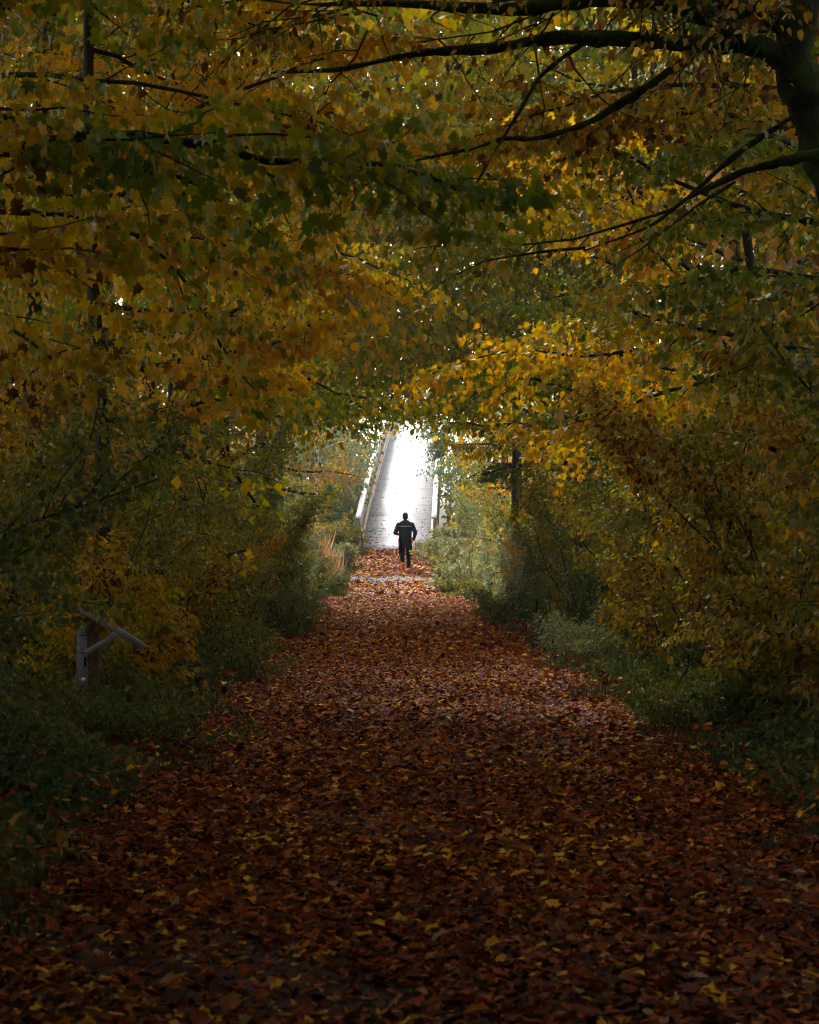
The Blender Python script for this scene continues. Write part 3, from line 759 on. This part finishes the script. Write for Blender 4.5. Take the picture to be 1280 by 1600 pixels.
SR = [
 (3.15, 16.5, 'olive', .075, 3.0, .3, 'khaki and yellow bush at the right edge of the view nearest the camera'),
 (2.95, 19.5, 'olive', .07, 3.2, .35, 'olive leaved bush by the near right verge'),
 (3.3, 22.5, 'olive', .065, 3.6, .35, 'tall yellow-flecked bush under the green and yellow maple'),
 (2.8, 25.5, 'olive', .07, 3.0, .4, 'olive bush with bare stems by the right verge'),
 (2.8, 29.0, 'olive', .06, 3.0, .45, 'dense khaki bush under the golden sprays on the right'),
 (2.7, 33.0, 'green', .056, 2.6, .5, 'dark green bush in the right hand hollow'),
 (2.7, 37.0, 'olive', .06, 3.0, .4, 'mixed yellow-green bush on the right, past the dark hollow'),
 (2.6, 41.5, 'green', .056, 2.4, .5, 'deep green bush on the right verge halfway down'),
 (2.6, 46.5, 'dusky', .058, 2.4, .5, 'shadowy grey-green bush on the right past halfway'),
 (2.5, 51.5, 'dusky', .058, 2.0, .5, 'dull bush spilling over the right edge near the grey trunk'),
 (2.6, 57.5, 'dusky', .058, 1.9, .4, 'low grey-green bush at the foot of the grey-green trunk'),
 (2.7, 62.5, 'dusky', .058, 1.8, .45, 'bush with brown stems on the right at the crest'),
 (2.2, 68.5, 'dusky', .065, 1.9, .4, 'grey bush just beyond the crest on the right'),
 (1.72, 75.4, 'dusky', .07, 1.3, .22, 'broad pale grey-green bush spreading beside the jogger', 1),
 (2.0, 19.4, 'green', .045, .5, .45, 'small green tuft breaking the right path edge near the camera', 1),
 (1.98, 30.5, 'dusky', .045, .6, .45, 'grey-green tuft on the right path edge under the golden sprays', 1),
 (1.95, 43.5, 'green', .056, .75, .5, 'dark green clump leaning over the right path edge past halfway', 1),
 (1.85, 70.8, 'dusky', .07, 1.0, .3, 'low pale clump right of the gravel crossing', 1),
 (1.95, 66.2, 'green', .07, .9, .35, 'low green clump right of the dip behind the crest', 1),
 (2.0, 81.0, 'dusky', .07, 1.5, .35, 'bush in front of the right end of the bridge', 1),
 (2.9, 79.5, 'dusky', .07, 2.4, .35, 'tall wispy bush hiding the right parapet of the bridge'),
]
for k, (x, y, mt, sz, h, tn, lb, *nc) in enumerate(SL + SR):
    big = abs(x) > 3.0
    shrub(700 + k, x, y, lb, mat=mt, size=sz, h=h, tint=tn, stems=3 if nc == [2] else 11 if y < 40 else 13, w=1.1 if y < 60 else 1.25, kind='ovate' if y < 45 else 'kite', dens=195 if h > 1.6 else 240, clip=not nc)
# thicket deeper in the wood, filling under the trees
k = 0
for side in (-1, 1):
    for y in np.arange(14, 96, 4.0):
        x = side * (4.6 + .9 * math.sin(y * 2.1)); k += 1
        shrub(800 + k, x, y, 'leafy bush in the dark thicket behind the verge', mat=['olive', 'green', 'olive', 'amber'][k % 4], size=.068, h=3.4, w=1.6, stems=14, dens=105, kind='kite', spread=.7, group='bushes in the thicket')
# ------------------------------------------------------------------ dry grass clump, verge grass, undergrowth
def blades(n, xf, yf, h, wd, rng, lean=.5):
    x = xf(n); y = yf(n)
    P = np.stack([x, y, zgr(x, y) - .01], -1)
    q = rng.uniform(0, 6.28, n)
    D = np.stack([np.cos(q) * lean, np.sin(q) * lean, np.ones(n)], -1) + rng.normal(0, .15, (n, 3))
    N = np.stack([np.cos(q), np.sin(q), np.zeros(n)], -1) + rng.normal(0, .2, (n, 3))
    return P, D, N
rng = np.random.default_rng(77)
Pn, Dn, Nn, Sn, Cn = [], [], [], [], []
for side in (-1, 1):
    for (y0, y1, n, hh) in [(7, 22, 5000, .11), (22, 45, 7000, .15), (45, 72, 8000, .19), (72, 86, 3000, .22)]:
        yy = rng.uniform(y0, y1, n)
        clump = .5 + .5 * np.sin(yy * 1.9 + side) * np.sin(yy * .77 + 2 * side)
        inner = half_w(yy) + .16 - .62 * clump ** 1.6
        xx = mid_x(yy) + side * (inner + np.abs(rng.gamma(1.6, .28, n)))
        P, D, N = blades(n, lambda m: xx, lambda m: yy, hh, .01, rng, .55)
        Pn.append(P); Dn.append(D); Nn.append(N); Sn.append(hh * rng.uniform(.4, 1.3, n)); Cn.append(np.clip(rng.normal(.55, .25, n), 0, 1))
LT['blade'] = (np.array([(-.035, 0, 0), (.035, 0, 0), (.025, .55, -.06), (-.025, .55, -.06), (0, 1, -.3)]), np.array([(0, 1, 2), (0, 2, 3), (3, 2, 4)]))
tag(leaf_mesh('verge_grass', 'blade', np.concatenate(Pn), np.concatenate(Dn), np.concatenate(Nn), np.concatenate(Sn), np.concatenate(Cn), M['grass'], rng=rng),
    'green grass fringing both edges of the leafy path', 'grass', kind='stuff')

# low undergrowth of nettles and brambles behind the grass
Pn, Dn, Nn, Sn, Cn = [], [], [], [], []
for side in (-1, 1):
    for (y0, y1, n, sz) in [(8, 26, 17000, .062), (26, 50, 14000, .068), (50, 86, 12000, .08)]:
        yy = rng.uniform(y0, y1, n)
        xx = mid_x(yy) + side * (half_w(yy) + .02 + np.abs(rng.gamma(1.7, .42, n)))
        top = np.clip((np.abs(xx) - 1.75) * .6, .05, .7) * (.55 + .45 * np.sin(xx * 3.1 + yy * 2.3) * np.sin(yy * 1.1))
        zz = zgr(xx, yy) + rng.uniform(.1, 1, n) ** .7 * top
        Pn.append(np.stack([xx, yy, zz], -1))
        D = rng.normal(0, .7, (n, 3)); D[:, 0] -= side * .4; D[:, 2] -= .3
        N = rng.normal(0, .5, (n, 3)); N[:, 2] += .9
        Dn.append(D); Nn.append(N); Sn.append(sz * rng.uniform(.5, 1.3, n))
        Cn.append(np.clip(.55 + .25 * np.sin(xx * 2.0 + yy * 1.3) + rng.normal(0, .2, n), 0, 1))
tag(leaf_mesh('undergrowth', 'ovate', np.concatenate(Pn), np.concatenate(Dn), np.concatenate(Nn), np.concatenate(Sn), np.concatenate(Cn), M['under'], rng=rng),
    'low green nettles and brambles carpeting the ground behind the grass verges', 'undergrowth', kind='stuff')

def dry_grass(seed, x, y, label, n=420, h=1.5):
    r = np.random.default_rng(seed)
    z0 = float(zgr(x, y))
    o = thing('dry_grass_clump', label, 'grass', (x, y, z0))
    q = r.uniform(0, 6.28, n); rr = r.uniform(0, .45, n)
    P = np.stack([x + np.cos(q) * rr, y + np.sin(q) * rr, np.full(n, z0)], -1)
    D = np.stack([np.cos(q) * .35, np.sin(q) * .35, np.ones(n)], -1) + r.normal(0, .16, (n, 3))
    N = np.stack([np.cos(q), np.sin(q), np.zeros(n)], -1)
    leaf_mesh('blades', 'blade', P, D, N, h * r.uniform(.5, 1.15, n), r.uniform(0, 1, n), M['straw'], o, off=(x, y, z0), rng=r)
dry_grass(901, -2.35, 70.5, 'tall tan dry grass clump on the left, beneath the reddish tree', 520, 1.55)
dry_grass(902, -1.95, 73.8, 'smaller drooping dry grass clump beside the gravel crossing', 260, .9)

# ------------------------------------------------------------------ leaf litter
rng = np.random.default_rng(5)
Pn, Dn, Nn, Sn, Cn = [], [], [], [], []
def litter(y0, y1, dens, size, spill=.35, skip=None, ytint=0.0, mat=None):
    n = int((y1 - y0) * 2 * 2.1 * dens)
    yy = rng.uniform(y0, y1, n)
    hw = half_w(yy)
    u = rng.uniform(-1.12, 1.12, n)
    u = np.where(np.abs(u) > 1, np.sign(u) * (.95 + rng.gamma(1.0, spill, n)), u)
    xx = mid_x(yy) + u * hw
    if skip is not None:
        k = ~((yy > skip[0]) & (yy < skip[1])) | (rng.uniform(0, 1, n) < .22)
        xx, yy, u = xx[k], yy[k], u[k]; n = len(xx)
    zz = zgr(xx, yy) + .010 + rng.uniform(0, .035, n)
    bare = np.sin(xx * 2.3 + yy * .31 + 1) * np.sin(yy * .83 - xx * .7) + .5 * np.sin(yy * 2.7 + xx * 3.1)
    k = rng.uniform(0, 1, n) < np.where(bare > .55, .45, 1.0)
    xx, yy, zz = xx[k], yy[k], zz[k]; n = len(xx)
    Pn.append(np.stack([xx, yy, zz], -1))
    D = rng.normal(0, 1, (n, 3)); D[:, 2] *= .14
    N = rng.normal(0, .24, (n, 3)); N[:, 2] += 1
    Dn.append(D); Nn.append(N); Sn.append(size * np.clip(np.exp(rng.normal(-.10, .42, n)), .3, 1.9))
    c = np.clip(rng.beta(2.0, 2.2, n) * .84 + np.clip((yy - 18) / 30, 0, 1) * .12, 0, .84)  # lighter, redder tint farther off stands in for the brighter light there
    yel = rng.uniform(0, 1, n) < (.06 + ytint + .07 * (np.sin(yy * .9) * np.sin(xx * 1.3 + yy * .4) > .35))
    c[yel] = rng.uniform(.92, 1, yel.sum())
    pale = rng.uniform(0, 1, n) < .05
    c[pale] = rng.uniform(.82, .90, pale.sum())
    Cn.append(c)
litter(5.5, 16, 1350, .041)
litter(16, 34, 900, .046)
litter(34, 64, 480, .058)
# strays caught on top of the verge grass
n = 5200
yy = rng.uniform(7, 66, n); sd_ = rng.choice([-1., 1.], n)
xx = mid_x(yy) + sd_ * (half_w(yy) + np.abs(rng.gamma(1.1, .32, n)))
Pn.append(np.stack([xx, yy, zgr(xx, yy) + rng.uniform(.04, .16, n)], -1))
D = rng.normal(0, 1, (n, 3)); D[:, 2] *= .4
N = rng.normal(0, .45, (n, 3)); N[:, 2] += 1
Dn.append(D); Nn.append(N); Sn.append(.047 * np.clip(np.exp(rng.normal(0, .35, n)), .4, 1.7))
c = rng.beta(2.0, 2.0, n) * .84; k = rng.uniform(0, 1, n) < .2; c[k] = rng.uniform(.85, 1, k.sum()); Cn.append(c)
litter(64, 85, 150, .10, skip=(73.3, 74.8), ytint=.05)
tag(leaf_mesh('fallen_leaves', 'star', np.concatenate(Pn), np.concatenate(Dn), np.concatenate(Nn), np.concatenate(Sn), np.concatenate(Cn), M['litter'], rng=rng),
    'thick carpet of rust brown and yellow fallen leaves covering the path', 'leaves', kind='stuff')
rng = np.random.default_rng(6)
tw = Tris()
for _ in range(110):
    y = 6 + 40 * rng.uniform(0, 1) ** 1.6
    x = float(mid_x(y) + rng.uniform(-1.05, 1.05) * half_w(y)); a_ = rng.uniform(0, 6.28); L_ = rng.uniform(.06, .34)
    q = np.linspace(-.5, .5, 6)
    bend = rng.normal(0, .07)
    pts = np.stack([x + q * L_ * math.cos(a_) - bend * q * q * L_ * math.sin(a_) * 4, y + q * L_ * math.sin(a_) + bend * q * q * L_ * math.cos(a_) * 4, zgr(x, y) + .045 + .012 * rng.uniform(0, 1, 6)], -1)
    tw.tube(pts, np.linspace(.005, .002, 6) * rng.uniform(.5, 1.2), 5)
tag(tw.build('fallen_twigs', M['palebark']), 'thin broken twigs lying among the fallen leaves on the path', 'twigs', kind='stuff')

# ------------------------------------------------------------------ footbridge
BY0, BT = 84.6, 62.0
def bz(t): return 1.17 + .18 * t - .0009 * t * t
def bx(t): return .115 + .030 * t
br = thing('footbridge', 'pale footbridge ramp with white handrails climbing away at the far end of the path', 'bridge', (bx(0), BY0, 1.17))
BO = np.array((bx(0), BY0, 1.17))
ts = np.arange(0, BT + .01, 1.0)
def frames(dx, dz):
    return [(np.array((bx(t) + dx, BY0 + t, bz(t) + dz)), np.array((1, 0, 0)), np.array((0, 0, 1))) for t in ts]
def rect(x0, x1, z0, z1): return [(x0, z0), (x1, z0), (x1, z1), (x0, z1)]
d = Tris(); d.sweep(frames(0, 0), rect(-1.12, 1.12, -.30, 0)); d.build('deck', M['deck'], br, off=BO)
for sd in (-1, 1):
    e = Tris(); e.sweep(frames(sd * 1.255, 1.04), rect(-.085, .085, -.035, .035)); e.build('handrail', M['white'], br, off=BO)
    e = Tris(); e.sweep(frames(sd * 1.235, .30), rect(-.018, .018, -.02, .58)); e.build('parapet_panel', M['cream'], br, off=BO)
    e = Tris(); e.sweep(frames(sd * 1.17, .02), rect(-.045, .045, -.02, .24)); e.build('kick_board', M['tan'], br, off=BO)
    for t in np.arange(0.1, BT, 2.2):
        e = Tris()
        e.box((bx(t) + sd * 1.32, BY0 + t, bz(t) + .36), (.10, .12, 1.29), bevel=.01)
        e.build('post', M['greywood'], br, off=BO)
    if sd < 0:
        e = Tris()
        e.tube(np.array([(bx(0) + sd * 1.08, BY0 - .22, 1.15), (bx(0) + sd * 1.13, BY0 - .10, 1.6), (bx(0) + sd * 1.22, BY0 - .04, 2.08)]), [.035, .03, .02], 6)
        e.build('brace', M['postwood'], br, off=BO)
for t in (14, 28, 42):
    e = Tris()
    for sd in (-.8, .8):
        e.box((bx(t) + sd, BY0 + t, (bz(t) - .30 - 1.9) / 2), (.3, .3, bz(t) - .30 + 1.9), bevel=.02)
    e.build('pier', M['greywood'], br, off=BO)
# leaves blown onto the deck
n = 420
t = rng.uniform(0, 30, n) ** 1.0
t = t * rng.uniform(.02, 1, n) * rng.uniform(.05, 1, n)
xx = bx(t) + rng.choice([-1, 1], n) * (1.08 - np.abs(rng.gamma(1.2, .28, n)))
k = np.abs(xx - bx(t)) < 1.08; xx, t = xx[k], t[k]; n = len(t)
D = rng.normal(0, 1, (n, 3)); D[:, 2] *= .2
N = rng.normal(0, .3, (n, 3)); N[:, 2] += 1
tag(leaf_mesh('blown_leaves', 'star', np.stack([xx, BY0 + t, bz(t) + .012], -1), D, N, .07 * rng.uniform(.6, 1.2, n), rng.uniform(0, .75, n), M['litter'], rng=rng),
    'scattered brown leaves blown onto the pale deck of the footbridge', 'leaves', kind='stuff')

# ------------------------------------------------------------------ wooden post with bracket
def ry(a):
    c, s = math.cos(a), math.sin(a)
    return [[c, 0, s], [0, 1, 0], [-s, 0, c]]
PX, PYY = -2.78, 21.4
pz = float(zgr(PX, PYY))
po = thing('wooden_post', 'weathered wooden post with grey steel bracket and sloping arm in the left undergrowth', 'post', (PX, PYY, pz))
SP = 4000 / PYY
def at_px(px, py):     # metres on the plane of the post
    return ((px - 597) / SP + CAMX, PYY, CAMZ - (py - 845) / SP)
top = at_px(140, 964)[2]
e = Tris()
e.box((at_px(139, 0)[0], PYY, (top + pz - .2) / 2), (.19, .13, top - pz + .2), bevel=.012)
e.build('post', M['postwood'], po, off=(PX, PYY, pz))
a = at_px(130, 972); b = at_px(133, 1070)
e = Tris()
L = math.hypot(b[0] - a[0], b[2] - a[2])
e.box(((a[0] + b[0]) / 2, PYY - .069, (a[2] + b[2]) / 2), (.080, .012, L), rot=ry(-.03), bevel=.003)
st = e.build('strap', M['steel'], po, off=(PX, PYY, pz))
for (q0, hh, ww) in ((1019, .006, .078), (1033, .075, .020), (992, .005, .060)):
    c = at_px(132 + (4 if q0 == 1033 else 0), q0)
    e = Tris(); e.box((c[0], PYY - .0765, c[2]), (ww, .003, hh))
    e.build('slot', M['black'], st, off=(PX, PYY, pz))
for (px, py) in ((131, 979), (133, 1061)):
    c = at_px(px, py)
    e = Tris(); e.capsule((c[0], PYY - .070, c[2]), (c[0], PYY - .084, c[2]), .024, .015, seg=10)
    e.build('bolt', M['bolt'], st, off=(PX, PYY, pz), smooth=True)
a = np.array(at_px(106, 934)); b = np.array(at_px(228, 1010))
L = np.linalg.norm(b - a); ang = math.atan2(-(b[2] - a[2]), b[0] - a[0])
e = Tris(); m_ = (a + b) / 2
e.box((m_[0], PYY - .095, m_[2]), (L, .045, .056), rot=ry(ang), bevel=.005)
e.build('arm', M['steel'], po, off=(PX, PYY, pz))
a = np.array(at_px(138, 1019)); b = np.array(at_px(186, 990))
L = np.linalg.norm(b - a); ang = math.atan2(-(b[2] - a[2]), b[0] - a[0])
e = Tris(); m_ = (a + b) / 2
e.box((m_[0], PYY - .097, m_[2]), (L, .036, .048), rot=ry(ang), bevel=.005)
e.build('strut', M['steel'], po, off=(PX, PYY, pz))

# ------------------------------------------------------------------ jogger
JX, JY = .35, 77.0
jz = float(zgr(JX, JY))
per = thing('person', 'jogger in a navy jacket, dark trousers and orange shoes running away towards the bridge', 'person', (JX, JY, jz))
def part(name, mat, tr, voxel=None, parent=per, smooth=True, it=6):
    o = tr.build(name, M[mat], parent, smooth=smooth)
    if voxel:
        m1 = o.modifiers.new('remesh', 'REMESH'); m1.mode = 'VOXEL'; m1.voxel_size = voxel; m1.use_smooth_shade = True
        m2 = o.modifiers.new('smooth', 'SMOOTH'); m2.factor = .5; m2.iterations = it
    return o
J = dict(hl=(-.10, 0, .93), kl=(-.105, .05, .51), al=(-.075, -.25, .26), tl=(-.06, -.16, .055),
         hr=(.10, 0, .93), kr=(.11, .20, .52), ar=(.10, .16, .10), tr=(.11, .34, .04),
         sl=(-.195, .01, 1.395), el=(-.30, -.11, 1.16), wl=(-.24, .12, 1.12),
         sr=(.195, .01, 1.395), er=(.305, -.06, 1.16), wr=(.255, .06, .97))
b = Tris()
b.capsule((0, .01, .98), (0, .02, 1.38), .13, .15, 1.05, .72)
b.capsule((0, .015, 1.42), (0, .035, 1.56), .062, .055)
b.capsule((0, .045, 1.60), (0, .04, 1.68), .078, .088, .9, 1.05)
b.capsule((0, .13, 1.615), (0, .145, 1.60), .013, .015)                   # nose
b.capsule((0, .085, 1.56), (0, .10, 1.55), .04, .035)                     # chin
for s_ in (-1, 1):
    b.capsule((s_ * .074, .035, 1.60), (s_ * .078, .03, 1.64), .012, .015)   # ears
    b.capsule((s_ * .033, .118, 1.648), (s_ * .034, .119, 1.649), .012, .012) # eyes
b.capsule((-.02, .122, 1.572), (.02, .122, 1.572), .008, .008)             # mouth
for q in 'lr':
    b.capsule(J['h' + q], J['k' + q], .085, .055); b.capsule(J['k' + q], J['a' + q], .052, .036)
    b.capsule(J['a' + q], J['t' + q], .036, .03)
    b.capsule(J['s' + q], J['e' + q], .05, .04); b.capsule(J['e' + q], J['w' + q], .038, .027)
    w_ = np.array(J['w' + q]); f = nrm(w_ - np.array(J['e' + q])); s_ = -1 if q == 'l' else 1
    inn = np.array((-s_ * 1.0, 0, 0)); inn = nrm(inn - f * inn.dot(f)); sp = np.cross(f, inn)
    b.capsule(w_, w_ + f * .08, .026, .034, .6, 1.0)
    for k_, (off, ln) in enumerate([(-.028, .062), (-.010, .072), (.009, .068), (.026, .052)]):
        r0 = w_ + f * .085 + sp * off
        r1 = r0 + f * ln * .5 + inn * .006
        b.capsule(r0, r1, .0095, .009, seg=8); b.capsule(r1, r1 + f * ln * .25 + inn * ln * .5, .009, .008, seg=8)
    r0 = w_ + f * .03 + sp * -.026
    b.capsule(r0, r0 + f * .035 - sp * .025 + inn * .01, .011, .010, seg=8)
    b.capsule(r0 + f * .035 - sp * .025 + inn * .01, r0 + f * .062 - sp * .02 + inn * .028, .010, .008, seg=8)
part('body', 'skin', b, .007, it=3)
h = Tris(); h.capsule((0, .022, 1.585), (0, .030, 1.69), .072, .094, .92, 1.02); part('hair', 'hair', h, .01)
j = Tris()
j.capsule((0, .01, .93), (0, .02, 1.36), .178, .195, 1.08, .76)
j.capsule((-.15, .015, 1.375), (.15, .015, 1.375), .085, .085)
for s_ in (-1, 1):
    j.capsule((s_ * .03, .02, 1.46), (s_ * .19, .012, 1.40), .075, .07)
j.capsule((0, .02, 1.44), (0, .03, 1.50), .085, .068)
j.capsule((0, .0, .88), (0, .01, 1.1), .175, .178, 1.10, .82)
jk = part('jacket', 'navy', j, .012)
s2 = Tris()
for q in 'lr':
    s2.capsule(J['s' + q], J['e' + q], .088, .068); s2.capsule(J['e' + q], J['w' + q], .066, .048)
part('sleeves', 'sleeve', s2, .012)
st = Tris()
A = np.linspace(math.pi * 1.05, math.pi * 1.95, 18)
V = []
for a_ in A:
    for z_ in (1.345, 1.372):
        V.append((.226 * math.cos(a_), .017 + .162 * math.sin(a_), z_))
st.add(V, [(2 * i_, 2 * i_ + 2, 2 * i_ + 3, 2 * i_ + 1) for i_ in range(17)])
part('reflective_stripe', 'greyband', st)
for s_ in (-1, 1):
    st = Tris(); st.capsule((s_ * .190, -.03, .80), (s_ * .198, -.03, 1.0), .024, .018, .8, 2.4); part('side_panel', 'red', st)
tr_ = Tris()
tr_.capsule((-.06, 0, .90), (.06, 0, .90), .135, .135, 1, .85)
for q in 'lr':
    tr_.capsule(J['h' + q], J['k' + q], .118, .088); tr_.capsule(J['k' + q], tuple(np.array(J['a' + q]) + np.array((0, 0, .03))), .084, .064)
part('trousers', 'black', tr_, .012)
for q in 'lr':
    sh = Tris()
    a_ = np.array(J['a' + q]); t_ = np.array(J['t' + q]); f = nrm(t_ - a_)
    if q == 'l':
        heel = a_ + np.array((0, -.045, -.03))
    else:
        heel = a_ + np.array((0, -.05, -.055))
    sh.capsule(a_ + np.array((0, 0, .0)), heel, .054, .050)
    sh.capsule(heel, t_, .050, .042, 1.15, 1.0); sh.capsule(a_, t_, .052, .042)
    part('shoe', 'orange', sh, .009)

# ------------------------------------------------------------------ misty air
hz = Tris(); hz.box((0, 90, 13), (304, 344, 31))
hm, ht, ho = new_mat('misty_air')
pv = ht.nodes.new('ShaderNodeVolumePrincipled')
pv.inputs['Color'].default_value = (.92, .95, .97, 1)
pv.inputs['Density'].default_value = .0005
ht.links.new(pv.outputs[0], ho.inputs['Volume'])
tag(hz.build('haze', hm), 'thin pale mist hanging in the air under the trees', 'haze', kind='stuff')
